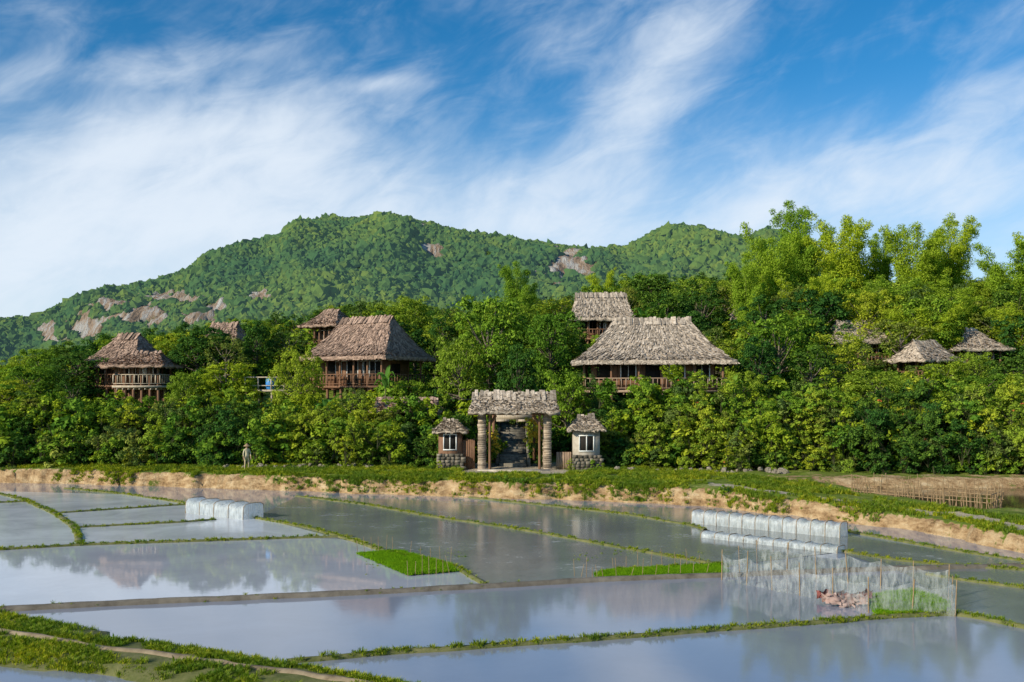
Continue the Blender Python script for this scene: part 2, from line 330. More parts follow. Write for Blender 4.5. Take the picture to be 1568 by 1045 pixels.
bsdf(nt, out, mixc(nt, at.outputs["Fac"], gc, rc), .95, .1, n, 1.0, 5)
mo = mb.obj("mountain", [m], smooth=True); a_ = mo.data.attributes.new("rock", 'FLOAT', 'POINT'); a_.data.foreach_set("value", Rk.ravel().astype(np.float32))

# ---------------------------------------------------------------- prototypes
def coll(name): return bpy.data.collections.new(name)
def meshdim(me):
    v = np.empty(len(me.vertices) * 3); me.vertices.foreach_get("co", v); v = v.reshape(-1, 3); return v.max(0) - v.min(0), v.max(0)[2]
def tree_mesh(name, H, Wd, nb, lp, leafm, ln=.30, trunk=.35, blob=.15):
    mb = MB(); base = H * trunk
    lean = R.uniform(-.4, .4, 2); top = np.array([lean[0], lean[1], H * .78])
    mb.tube([(0,0,-.6), (lean[0]*.2, lean[1]*.2, base*.5), (lean[0]*.4, lean[1]*.4, base), top], [.26, .2, .17, .05], 8, 0)
    cs = []
    for i in range(nb):
        th = i * 2.4 + R.uniform(-.4, .4); k = (i + .5) / nb; zz = base * .75 + (H - base * .75) * (k ** .85) * .9
        rr = Wd / 2 * math.sqrt(max(.08, 1 - ((zz - H * .55) / (H * .5)) ** 2)) * R.uniform(.45, .9)
        c = np.array([math.cos(th) * rr + lean[0]*.5, math.sin(th) * rr + lean[1]*.5, zz]); r = R.uniform(.6, 1.15) * Wd * blob
        st = np.array([lean[0]*.4, lean[1]*.4, base * R.uniform(.8, 1.0) + (zz - base) * .45])
        mid = (st + c) / 2 + np.array([0, 0, -.15]); mb.tube([st, mid, c], [.09, .06, .02], 5, 0); cs.append((c, r))
    for c, r in cs:
        for q in range(4):
            cc = c + R.normal(0, r * .5, 3); r2 = r * R.uniform(.4, .75); n = int(lp * R.uniform(.6, 1.3) / 4)
            d = sph(n); d[:, 2] = np.where(d[:, 2] < -.3, -d[:, 2], d[:, 2]); rad = r2 * R.uniform(.5, 1.1, n)[:, None] ** .6
            leaves(mb, cc + d * rad * np.array([1.15, 1.15, .75]), d, ln, ln * .5, 1)
        n = int(lp * .12); d = sph(n); leaves(mb, c + d * r * R.uniform(.9, 1.7, n)[:, None], d, ln, ln * .45, 1)
    return mb.mesh(name, [M_bark, leafm])
TREES = [tree_mesh("tree_a", 8, 7, 26, 420, M_leaf), tree_mesh("tree_b", 8, 6, 24, 420, M_leafd), tree_mesh("tree_c", 8, 8.5, 28, 380, M_leafy, .30, .4, .13), tree_mesh("tree_d", 8, 5, 18, 380, M_leafd, .24, .3), tree_mesh("tree_e", 6, 6, 14, 200, M_leaf, .3, .45), tree_mesh("tree_f", 8, 6.5, 15, 240, M_leafo, .26, .45, .12)]
def shrub_mesh(name, Wd, H, n_b, lp, leafm, ln):
    mb = MB()
    for i in range(6):
        th = R.uniform(0, 6.28); e = np.array([math.cos(th)*Wd*.35, math.sin(th)*Wd*.35, H*.75]); mb.tube([(0,0,-.3), e*.5+[0,0,.15], e], [.03,.02,.008], 4, 0)
    for i in range(n_b):
        th = R.uniform(0, 6.28); rr = math.sqrt(R.uniform(0, 1)) * Wd * .38; zz = H * R.uniform(.15, .9) * (1 - .4 * (rr / (Wd * .38)) ** 2)
        c = np.array([math.cos(th)*rr, math.sin(th)*rr, zz]); d = sph(lp); d[:,2] = np.abs(d[:,2]) * .9 - .1
        leaves(mb, c + d * (Wd * R.uniform(.1, .2)) * R.uniform(.5, 1.1, lp)[:, None], d, ln, ln * .55, 1)
    return mb.mesh(name, [M_stem, leafm])
SHR = [shrub_mesh("shrub_a", 2.4, 2.1, 14, 58, M_leaf, .24), shrub_mesh("shrub_b", 2.2, 1.8, 12, 70, M_leafd, .20), shrub_mesh("shrub_c", 2.6, 2.3, 14, 44, M_leaf, .34), shrub_mesh("shrub_d", 2.0, 2.4, 12, 60, M_leafy, .19), shrub_mesh("shrub_e", 2.4, 2.0, 13, 55, M_leafo, .22)]
def species(x, y, s=0, b=.44):
    f = fbm(np.asarray(x) * .16, np.asarray(y) * .16, 90 + s, 3); n = len(f); r = (f - .5) * 3.4 + b + R.normal(0, .13, n)
    order = np.array([1, 2, 0, 4, 3]); return order[np.clip((r * 5).astype(int), 0, 4)]
def bamboo_mesh(name, H, nc, spread):
    mb = MB()
    for i in range(nc):
        th = i * 2.4 + R.uniform(-.5, .5); hh = H * (R.uniform(.85, 1.0) if i < 4 else R.uniform(.5, .92)); sp = spread * R.uniform(.35, 1.0); b = np.array([math.cos(th), math.sin(th), 0]) * R.uniform(0, .9)
        dr = np.array([math.cos(th), math.sin(th), 0]); t = np.linspace(0, 1, 12)
        pts = b + dr * (sp * t[:, None] ** 2.4) + np.array([0, 0, 1]) * (hh * (t * 1.12 - .14 * t ** 6))[:, None]
        mb.tube(pts, .07 * (1 - t * .8), 5, 0)
        K = 15
        for k in range(K):
            tt = .25 + .75 * (k + R.uniform(0, 1)) / K; p = np.array([np.interp(tt, t, pts[:, j]) for j in range(3)])
            r = (.35 + .75 * math.sin(min(1, (tt - .15) * 1.08) * math.pi)) * R.uniform(.7, 1.15); off = sph(1)[0] * r * .5; off[2] *= .4
            n = int(210 * r * r) + 24; d = sph(n); d[:, 2] *= .8
            leaves(mb, p + off + d * r * (R.uniform(.25, 1.0, n)[:, None] ** .7), d, .30, .10, 1, up=.35, droop=.7)
    return mb.mesh(name, [M_culm, M_bam])
BAM = [bamboo_mesh("bamboo_a", 15, 15, 4.4), bamboo_mesh("bamboo_b", 15, 11, 3.4), bamboo_mesh("bamboo_c", 14, 12, 5.0)]
def banana_mesh(name):
    mb = MB(); mb.tube([(0,0,-.5),(0.05,0,1),(0,0,1.9)], [.16,.13,.09], 8, 0)
    for i in range(9):
        th = i * 2.4; L = R.uniform(1.5, 2.3); k = 7; t = np.linspace(0, 1, k); dr = np.array([math.cos(th), math.sin(th), 0]); sd = np.array([-math.sin(th), math.cos(th), 0])
        rise = R.uniform(.9, 1.9); c = np.array([0,0,1.8]) + dr * (L * t[:,None] * .75) + np.array([0,0,1]) * (rise * t - 1.5 * t * t * R.uniform(.5,1))[:,None]
        wv = .30 * np.sin(np.clip(t * 1.1 + .05, 0, 1) * math.pi) ** .6 + .02
        v = np.concatenate([c - sd * wv[:,None] + [0,0,.06], c, c + sd * wv[:,None] + [0,0,.06]]); f = []
        for j in range(k - 1): f += [[j, j+1, k+j+1, k+j], [k+j, k+j+1, 2*k+j+1, 2*k+j]]
        mb.add(v, f, 1)
    return mb.mesh(name, [M_culm, M_ban])
BAN = banana_mesh("banana")
def tuft_mesh(name, n, h):
    mb = MB(); th = R.uniform(0, 6.28, n); b = np.stack([np.cos(th), np.sin(th), 0*th], 1) * R.uniform(0, .16, n)[:,None]
    ln = h * R.uniform(.5, 1.2, n); dr = np.stack([np.cos(th), np.sin(th), 0*th], 1); sd = np.stack([-np.sin(th), np.cos(th), 0*th], 1) * .012
    mid = b + dr * (ln * .2)[:,None] + np.array([0,0,1]) * (ln * .6)[:,None]; tip = b + dr * (ln * .55)[:,None] + np.array([0,0,1]) * (ln * .85)[:,None]
    v = np.stack([b - sd, b + sd, mid + sd, mid - sd, tip], 1).reshape(-1, 3); i = np.arange(n) * 5
    mb.add(v, np.stack([i, i+1, i+2, i+3], 1)); mb.add(v, np.stack([i+3, i+2, i+4], 1)); return mb.mesh(name, [M_grass])
TUF = [tuft_mesh("tuft_a", 26, .22), tuft_mesh("tuft_b", 22, .16)]
def crown(name):
    import bmesh
    bm = bmesh.new(); bmesh.ops.create_icosphere(bm, subdivisions=2, radius=1.0); s = R.uniform(0, 50)
    from mathutils import noise as mn
    for v in bm.verts:
        k = 1 + .6 * mn.noise(v.co * 1.5 + Vector((s, 0, 0))) + .55 * mn.noise(v.co * 4 + Vector((0, s, 0))); v.co *= k; v.co.z *= .85
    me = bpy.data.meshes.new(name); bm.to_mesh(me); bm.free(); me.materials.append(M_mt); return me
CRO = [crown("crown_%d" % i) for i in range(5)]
def rockmesh(name):
    import bmesh
    from mathutils import noise as mn
    bm = bmesh.new(); bmesh.ops.create_icosphere(bm, subdivisions=2, radius=.3); s = R.uniform(0, 50)
    for v in bm.verts: v.co *= 1 + .6 * mn.noise(v.co * 4 + Vector((s, 0, 0))); v.co.z *= .7
    me = bpy.data.meshes.new(name); bm.to_mesh(me); bm.free(); me.materials.append(M_stone); return me
def flower(name, mat):
    mb = MB(); d = sph(12); d[:,2] = np.abs(d[:,2]); leaves(mb, d * .09, d, .10, .09, 0); return mb.mesh(name, [mat])
def fmat(n, c):
    m, nt, out = mk(n); oi = nt.nodes.new("ShaderNodeObjectInfo"); k = ramp(nt, oi.outputs["Random"], [(0, tuple(x*.6 for x in c)), (1, c)]); bsdf(nt, out, k, .6); return m
FRED = flower("fred", fmat("orange_petal", (.6,.16,.04))); FYEL = flower("fyel", fmat("yellow_petal", (.8,.6,.05)))

def instancer(name, pts, scale, meshes, tilt=.12, idx=None):
    pts = np.asarray(pts, float); n = len(pts); me = bpy.data.meshes.new(name); me.vertices.add(n); me.vertices.foreach_set("co", pts.ravel())
    scale = np.asarray(scale, float); 
    if scale.ndim == 1: scale = np.repeat(scale[:, None], 3, 1)
    a = me.attributes.new("isc", 'FLOAT_VECTOR', 'POINT'); a.data.foreach_set("vector", scale.ravel().astype(np.float32))
    rot = np.stack([R.normal(0, tilt, n), R.normal(0, tilt, n), R.uniform(0, 6.28, n)], 1)
    a = me.attributes.new("irot", 'FLOAT_VECTOR', 'POINT'); a.data.foreach_set("vector", rot.ravel().astype(np.float32))
    a = me.attributes.new("iidx", 'INT', 'POINT'); a.data.foreach_set("value", (R.integers(0, len(meshes), n) if idx is None else idx).astype(np.int32))
    o = bpy.data.objects.new(name, me); sc.collection.objects.link(o)
    c = coll(name + "_parts")
    for i, m_ in enumerate(meshes): c.objects.link(bpy.data.objects.new("%s_part_%02d" % (name, i), m_))
    ng = bpy.data.node_groups.new(name, 'GeometryNodeTree'); ng.interface.new_socket("Geometry", in_out='INPUT', socket_type='NodeSocketGeometry'); ng.interface.new_socket("Geometry", in_out='OUTPUT', socket_type='NodeSocketGeometry')
    gi = ng.nodes.new("NodeGroupInput"); go = ng.nodes.new("NodeGroupOutput"); ip = ng.nodes.new("GeometryNodeInstanceOnPoints"); ci = ng.nodes.new("GeometryNodeCollectionInfo")
    ci.inputs["Collection"].default_value = c; ci.inputs["Separate Children"].default_value = True; ci.inputs["Reset Children"].default_value = True
    def na(nm, t): x = ng.nodes.new("GeometryNodeInputNamedAttribute"); x.data_type = t; x.inputs["Name"].default_value = nm; return x.outputs["Attribute"]
    e = ng.nodes.new("FunctionNodeEulerToRotation"); ng.links.new(na("irot", 'FLOAT_VECTOR'), e.inputs[0])
    ng.links.new(gi.outputs[0], ip.inputs["Points"]); ng.links.new(ci.outputs[0], ip.inputs["Instance"]); ip.inputs["Pick Instance"].default_value = True
    ng.links.new(na("iidx", 'INT'), ip.inputs["Instance Index"]); ng.links.new(e.outputs[0], ip.inputs["Rotation"]); ng.links.new(na("isc", 'FLOAT_VECTOR'), ip.inputs["Scale"])
    ng.links.new(ip.outputs[0], go.inputs[0]); md = o.modifiers.new("instances", 'NODES'); md.node_group = ng
    return o

# mountain forest
n = 62000; a_ = R.uniform(-.70, .48, n); s_ = R.uniform(0.0, 1.05, n) ** .85
X, Y, Z = mount(a_, s_); rk = rockm(a_, s_, X, Y, Z); keep = (rk < .3) & ~((s_ < .12) & (a_ > -.3))
X, Y, Z = X[keep], Y[keep], Z[keep]; k = R.uniform(1.3, 3.2, len(X)) * (.8 + .5 * fbm(X * .03, Y * .03, 2)); k = np.where(R.uniform(0,1,len(X)) < .04, k * 1.5, k)
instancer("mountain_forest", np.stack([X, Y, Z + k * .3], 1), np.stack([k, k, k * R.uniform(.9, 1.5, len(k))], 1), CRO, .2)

# ---------------------------------------------------------------- named trees
def place(me, name, img_x, top, wpx, d, sink=0.3):
    dm, zt = meshdim(me); x = XW(img_x, d); g = float(hill(x, d)); H = ZW(top, d) - g; o = bpy.data.objects.new(name, me); sc.collection.objects.link(o)
    sx = wpx / FOC * d / max(dm[0], dm[1]); o.location = (x, d, g - .1); o.scale = (sx, sx, max(.2, H / zt)); o.rotation_euler = (0, 0, random.uniform(0, 6.28)); return o
T = TREES
for (img_x, top, wp, d, k) in [
    (45,552,100,80,0),(112,530,110,84,1),(15,575,90,76,2),(300,497,110,86,1),(345,505,90,84,5),(345,545,110,77,0),(285,562,70,76,2),(395,481,62,92,1),(445,498,80,94,5),
    (455,526,90,74,2),(565,450,80,98,5),(625,446,90,102,2),(540,585,70,72,5),(630,572,80,74,0),(665,505,60,88,1),
    (748,436,150,77,0),(705,505,100,75,2),(792,515,80,74,1),(842,462,100,86,0),(800,470,80,90,1),(868,552,100,69,0),(880,480,60,92,3),(830,590,60,70,3),
    (1000,412,90,118,1),(1060,418,100,112,2),(1110,430,90,108,5),(1190,468,150,80,0),(1160,505,80,76,1),(1275,500,120,82,2),(1240,525,100,76,3),
    (1380,480,140,88,5),(1440,545,110,80,0),(1415,552,90,78,5),(1487,532,80,83,2),(1308,520,80,88,5),(1560,530,110,78,1),(1340,560,120,72,2),(1500,565,100,74,0),(1330,435,120,96,2),(1250,430,110,96,1),(1530,450,120,94,5),
    (960,432,60,112,5),(510,515,40,92,3),(470,592,60,72,0),(1135,560,80,72,2),(60,590,110,72,0),(900,560,50,70,5),(1080,595,60,69,5),(1030,440,60,100,5),(680,470,70,92,3),(110,575,70,76,3)]:
    place(T[k], "broadleaf_tree", img_x, top, wp, d)
for (img_x, top, wp, d, k) in [(1185,338,110,104,0),(1225,303,105,112,1),(1290,322,115,108,0),(1345,352,80,112,1),(1405,328,110,106,0),(1455,332,100,110,1),(1555,352,130,100,2),(1500,405,100,108,2),
    (1145,392,80,100,1),(1360,420,120,98,0),(1460,420,130,96,2),(1240,410,110,99,2),(795,398,75,104,1),(925,408,60,116,2),(1420,460,120,90,0),(720,470,60,96,2),(1610,345,120,104,0),(1560,460,110,90,1)]:
    place(BAM[k], "bamboo_clump", img_x, top, wp, d)
for (img_x, top, wp, d) in [(1008,470,45,96),(590,556,34,72),(985,462,45,100),(1020,478,40,92),(1120,570,40,70),(500,600,45,70),(740,615,30,67)]:
    place(BAN, "banana_plant", img_x, top, wp, d)

houses = [(-11.8,80,5.2),(11.2,78,7),(-33,85,4.5),(9.5,105,4),(-19.8,86,3)]
top_l = np.array([(-400,590),(0,568),(60,550),(110,535),(200,522),(260,515),(330,502),(400,490),(480,490),(530,474),(620,472),(680,485),(740,478),(800,470),(860,462),(930,440),(1000,430),(1060,435),(1110,420),(1150,415),(1200,425),(1320,440),(1568,440),(2000,450)], float)
n = 480; y = R.uniform(86, 145, n); img_x = R.uniform(-60, 1640, n); x = XW(img_x, y); g = hill(x, y)
zt = CAMH + (600 - np.interp(img_x, top_l[:,0], top_l[:,1]) - R.uniform(-18, 18, n)) / FOC * y; h = np.minimum(zt - g, R.uniform(4.5, 9, n)); ok = h > 2.0
for (hx, hy, hr) in houses + [(-27,100,3),(-19,100,3)]: ok &= ~((np.abs(x - hx * y / hy) < hr + 1.5) & (y < hy + hr) & (y > hy - 9 - hr))
for (l, r_, yy) in [(875,965,105),(480,530,100),(1262,1352,95),(1440,1532,90),(1125,1162,105),(1380,1445,86)]: ok &= ~((img_x > l - 15) & (img_x < r_ + 15) & (y < yy + 4))
x, y, g, h = x[ok], y[ok], g[ok], h[ok]
instancer("hillside_tree_mass", np.stack([x, y, g - .2], 1), np.stack([h / 8 * 1.0, h / 8 * 1.0, h / 8], 1), [T[0], T[1], T[2], T[3], T[5]], .05)
n = 3600; y = 66 + 80 * R.uniform(0, 1, n) ** 1.4; img_x = R.uniform(-80, 1660, n); x = XW(img_x, y); y -= np.clip(x, 0, 30) * .18; g = hill(x, y)
ok = ~((np.abs(x) < 2.0) & (y < 75)) & ~((x > -5) & (x < 6.6) & (y < 67.5))
for (hx, hy, hr) in houses: ok &= ~((np.abs(x - hx) < hr - .5) & (np.abs(y - hy) < 4.5))
sc1 = R.uniform(.6, 1.5, n) * (1 + .25 * (y > 95)); lim = (CAMH + (600 - np.interp(img_x, top_l[:,0], top_l[:,1])) / FOC * y - g) / 2.2; ok &= lim > .3
sc1 = np.minimum(sc1, lim); sc1 = np.where((img_x > 150) & (img_x < 262) & (y < 84), np.minimum(sc1, .8), sc1); ix = species(x, y)
instancer("undergrowth", np.stack([x, y, g - .1], 1)[ok], sc1[ok], SHR, idx=ix[ok])

# hedges
def hedge(name, line, topf, rows, flowers=0):
    P = []; S_ = []; img_x0, img_x1 = line[0][0], line[-1][0]; lx = [l[0] for l in line]; ly = [l[1] for l in line]; ts = [t[0] for t in topf]; tv = [t[1] for t in topf]; FP = []
    for r_ in range(rows):
        b = img_x0
        while b < img_x1:
            d = np.interp(b, lx, ly) + r_ * 1.1; x = XW(b, d); tz = ZW(np.interp(b, ts, tv), d); z0 = float(hill(x, d)) - .1
            tz = z0 + (tz - z0) * (.5 + .5 * r_ / (rows - 1)) * (.66 + .66 * fbm(x * .45, r_ * 2.0, 17))
            d += (fbm(x * .45, r_ * 1.0, 71) - .5) * 3.0; z = z0
            while z < tz - .5:
                P.append((x + R.normal(0, .3), d + R.normal(0, .3) + .12 * (z - z0), z)); S_.append(R.uniform(.35, .95))
                if R.uniform() < flowers: FP.append((P[-1][0] + R.normal(0, .3), P[-1][1] - .75, z + R.uniform(.4, 1.6)))
                z += R.uniform(.6, 1.0)
            b += R.uniform(15, 25)
    P = np.array(P); instancer(name, P, np.array(S_), SHR, .35, species(P[:,0], P[:,1] * .3 + P[:,2] * .5, 5, .36)); return FP
F1 = hedge("hedge", [(-60,69),(0,68),(200,66.5),(400,65.5),(690,65)], [(-60,640),(0,625),(100,608),(200,612),(400,610),(560,618),(690,632)], 4, .0)
F2 = hedge("flowering_hedge", [(932,64.5),(1100,62.5),(1400,60),(1640,59)], [(932,606),(1000,592),(1100,580),(1200,594),(1350,588),(1450,598),(1640,600)], 4, .06)
instancer("orange_hedge_flowers", F1 + F2, R.uniform(.7, 1.3, len(F1 + F2)), [FRED], .5)
P = [(XW(R.normal(817, 8), 66.5), R.uniform(65.3, 66.2), R.uniform(2.6, 4.2)) for i in range(70)] + [(XW(R.normal(757, 5), 66.5), R.uniform(65.3, 66.2), R.uniform(1.8, 3.4)) for i in range(30)]
instancer("yellow_flower_bush", P, R.uniform(1.0, 2.0, len(P)), [FYEL], .5)
P = [(s_ * R.uniform(1.35, 2.1) + .1, yy, 1.2 + max(0, yy - 65.5) * .30 + R.uniform(-.2, .7)) for s_ in (-1, 1) for yy in R.uniform(65.4, 75, 34)]
P += [(R.uniform(-1.5, 1.6), R.uniform(75.0, 77.5), 3.9 + R.uniform(-.1, .9)) for i in range(16)]
P += [(XW(q, 63), 62.7 + R.uniform(-.2, .2), .95) for q in (664, 672, 700, 874, 880, 912, 920)]
S_ = np.concatenate([R.uniform(.3, .5, 68), R.uniform(.5, .8, 16), R.uniform(.22, .36, 7)])
instancer("stair_side_shrubs", P, S_, SHR, .2)

# ---------------------------------------------------------------- dikes
TP = []; TS = []
def ribbon(name, pts, wd, h, mat, tufts=0, ts=1.0, seg=.35, z0=-.12, wob=.1, gapc=9.):
    pts = np.array([p[:2] for p in pts], float); L = np.concatenate([[0], np.cumsum(np.hypot(*np.diff(pts, axis=0).T))]); n = max(4, int(L[-1] / seg)); t = np.linspace(0, L[-1], n)
    x = np.interp(t, L, pts[:,0]); y = np.interp(t, L, pts[:,1])
    for _ in range(4): x[1:-1] = (x[:-2] + 2*x[1:-1] + x[2:]) / 4; y[1:-1] = (y[:-2] + 2*y[1:-1] + y[2:]) / 4
    wv = np.interp(t, L, wd) if not np.isscalar(wd) else np.full(n, wd)
    tx = np.gradient(x); ty = np.gradient(y); q = np.hypot(tx, ty); nxv, nyv = -ty / q, tx / q
    x = x + (fbm(t * .5, t * 0, 31) - .5) * wob * 2 * nxv; y = y + (fbm(t * .5, t * 0, 31) - .5) * wob * 2 * nyv
    prof = [(-.62, z0), (-.5, .02), (-.36, h * .8), (-.12, h), (.12, h), (.36, h * .8), (.5, .02), (.62, z0)]; V = []
    for k, (u, z) in enumerate(prof):
        jw = 1 + (fbm(t * 1.6, t * 0 + k, 7) - .5) * .6; V.append(np.stack([x + nxv * wv * u * jw, y + nyv * wv * u * jw, z + (fbm(t * 2.5, t * 0 + k * .7, 3) - .5) * h * .4], 1))
    V = np.stack(V, 1); K = len(prof); I = np.arange(n * K).reshape(n, K); mb = MB(); mb.add(V.reshape(-1, 3), np.stack([I[:-1,:-1], I[1:,:-1], I[1:,1:], I[:-1,1:]], -1).reshape(-1, 4)[:, ::-1])
    o = mb.obj(name, [mat], smooth=True)
    m_ = int(tufts * L[-1])
    if m_:
        tt = R.uniform(0, L[-1], m_); u = R.uniform(-.5, .5, m_); ww = np.interp(tt, t, wv); keep = (fbm(tt * .7, u * 2, 12) > .38) & (np.abs(u * ww - .05) > (.15 if gapc < 1 else 0)); tt = tt[keep]; u = u[keep]; ww = ww[keep]
        X = np.interp(tt, t, x) + np.interp(tt, t, nxv) * ww * u; Y = np.interp(tt, t, y) + np.interp(tt, t, nyv) * ww * u
        Zt = h * np.interp(np.abs(u), [0, .12, .36, .5], [1, 1, .75, .05]) - .02
        TP.append(np.stack([X, Y, Zt], 1)); TS.append(ts * R.uniform(.6, 1.3, len(X)))
    return o
def gp(l): return [G(a, b) for a, b in l]
ribbon("paddy_path", gp([(-200,945),(0,935),(200,925),(500,912),(740,900),(930,889),(1120,882),(1350,873),(1568,868),(1800,862)]), .30, .13, M_path, 2, .35, wob=.04)
ribbon("paddy_dike", gp([(440,1014),(600,1000),(760,990),(900,981),(1050,969),(1200,958),(1330,948),(1470,940),(1568,962),(1700,990)]), .20, .09, M_dike, 26, .5)
ribbon("grassy_dike", [(-22,28.6),(-13,24.0),(-8.8,22.0),(-5.3,20.5),(-2.9,19.4),(-.8,18.1),(2,16.5)], [4.8,3.6,2.4,1.8,1.4,1.2,1.2], .2, M_dike, 300, .6, gapc=0)
ribbon("footpath", [(-22,28.65),(-13,24.05),(-8.8,22.05),(-5.3,20.55),(-2.9,19.45),(-.8,18.15)], .24, .26, M_dirt, 0, z0=.1, wob=.1)
for l, wv in [([(-60,748),(0,757),(40,766),(90,790),(118,812),(122,833)], .32), ([(88,786),(270,774),(330,772)], .16), ([(118,808),(300,799),(330,796)], .16), ([(-100,850),(0,842),(120,835),(480,823),(540,822)], .2),
          ([(-60,772),(0,770),(50,768)], .15), ([(100,748),(190,757),(290,772),(315,776)], .15), ([(385,792),(470,808),(540,828),(600,848),(700,870),(742,896)], .22),
          ([(455,760),(560,773),(660,791),(800,812),(900,830),(1000,848),(1080,862),(1120,868)], .24), ([(720,762),(860,777),(960,788),(1060,805),(1080,812)], .24),
          ([(1255,835),(1290,845),(1400,862),(1568,874)], .22), ([(1230,800),(1330,820),(1450,842),(1568,860),(1700,880)], .25), ([(920,888),(905,880),(930,874),(1105,866)], .18), ([(1420,880),(1500,893),(1600,905)], .16)]:
    ribbon("paddy_dike", gp(l), wv, .08, M_dike, 14, .5)
def inpoly(px, py, P):
    r = np.zeros(len(px), bool); j = len(P) - 1
    for i in range(len(P)):
        c = ((P[i][1] > py) != (P[j][1] > py)) & (px < (P[j][0] - P[i][0]) * (py - P[i][1]) / (P[j][1] - P[i][1] + 1e-12) + P[i][0]); r ^= c; j = i
    return r
M_rice = leafmat("rice_seedling", [(.12,.26,.01), (.22,.40,.015)], .35, var=.4)
mb_ = MB(); n = 30; th = R.uniform(0, 6.28, n); b = np.stack([R.uniform(-.1,.1,n), R.uniform(-.1,.1,n), 0*th], 1); sd = np.stack([np.cos(th), np.sin(th), 0*th], 1) * .012
tp = b + R.normal(0, .03, (n, 3)) * [1,1,0] + np.array([0,0,.10]); v = np.stack([b - sd, b + sd, tp], 1).reshape(-1, 3); mb_.add(v, np.arange(3*n).reshape(n, 3)); RICE = mb_.mesh("rice_tuft", [M_rice])
def seedbed(name, poly, n):
    P = np.array([p[:2] for p in poly]); mb = MB(); mb.add([(p[0], p[1], .04) for p in P], [list(range(len(P)))[::-1]]); mb.obj("seedbed_soil", [M_dike])
    x = R.uniform(P[:,0].min(), P[:,0].max(), n); y = R.uniform(P[:,1].min(), P[:,1].max(), n); k = inpoly(x, y, P); x, y = x[k], y[k]
    instancer(name, np.stack([x, y, 0*x + .03], 1), R.uniform(.6, 1.2, len(x)), [RICE], .05)
seedbed("rice_seedlings", gp([(548,849),(612,845),(690,866),(698,876),(625,882)]), 2400)
seedbed("rice_seedlings", gp([(912,882),(930,875),(1100,867),(1112,880),(925,888)]), 2600)
seedbed("rice_seedlings", gp([(1330,915),(1400,905),(1455,925),(1440,940),(1345,945)]), 1300)
n = 1500; bb = R.uniform(560, 1080, n); dp = R.uniform(800, 888, n); P = np.array([G(a, b) for a, b in zip(bb, dp)]); k = (fbm(P[:,0] * .35, P[:,1] * .25, 19) > .60) & (dp > 790 + (bb - 560) * .10) & (dp < 905 - (bb - 700) * .03)
instancer("paddy_weeds", P[k], R.uniform(.15, .35, k.sum()), TUF, .3)

# grass on the terrace
n = 34000; x = R.uniform(-42, 40, n); y = np.interp(x, foot[:,0], foot[:,1]) + R.uniform(.3, 13, n); z, sd = terr(x, y)
ok = (y < 68) & (sd > .62 + .5 * (fbm(x * .3, y * .05, 77) > .5)) & (pathm(x, y, sd) < .5) & (pondm(x, y) < .3) & (fbm(x * .5, y * .5, 6) + .12 * (sd > 1.6) > .46)
TP.append(np.stack([x, y, z - .02], 1)[ok]); TS.append((R.uniform(.6, 1.5, n) * .9)[ok])
n = 9000; x = R.uniform(-42, 24, n); y = np.interp(x, foot[:,0], foot[:,1]) + R.uniform(.0, 1.4, n); z, sd = terr(x, y); ok = (fbm(x * .4, y * .1, 55) > .54) & (sd > 0) & (z > .1)
TP.append(np.stack([x, y, z - .02], 1)[ok]); TS.append((R.uniform(.6, 1.4, n) * .9)[ok])
instancer("grass", np.concatenate(TP), np.concatenate(TS), TUF, .15)
n = 460; x = R.uniform(-42, 36, n); y = np.interp(x, foot[:,0], foot[:,1]) + R.uniform(.7, 2.0, n); z, sd = terr(x, y); ok = fbm(x * .25, y * .1, 44) > .53
instancer("bank_weeds", np.stack([x, y, z - .1], 1)[ok], (R.uniform(.1, .24, n))[ok], SHR, .3)
RO = [rockmesh("rock_%d" % i) for i in range(4)]
P = []
for i in range(120): 
    b = R.uniform(345, 570) if i < 60 else R.uniform(1160, 1205) if i < 90 else R.uniform(930, 1150); d = (64.5 if b < 700 else 62.6 - (b - 930) * .006) + R.normal(0, .2); xx = XW(b, d); P.append((xx, d, float(terr(xx, d)[0]) + R.uniform(-.1, .15)))
instancer("low_stone_wall", P, R.uniform(.3, .8, len(P)), RO, 1.0)

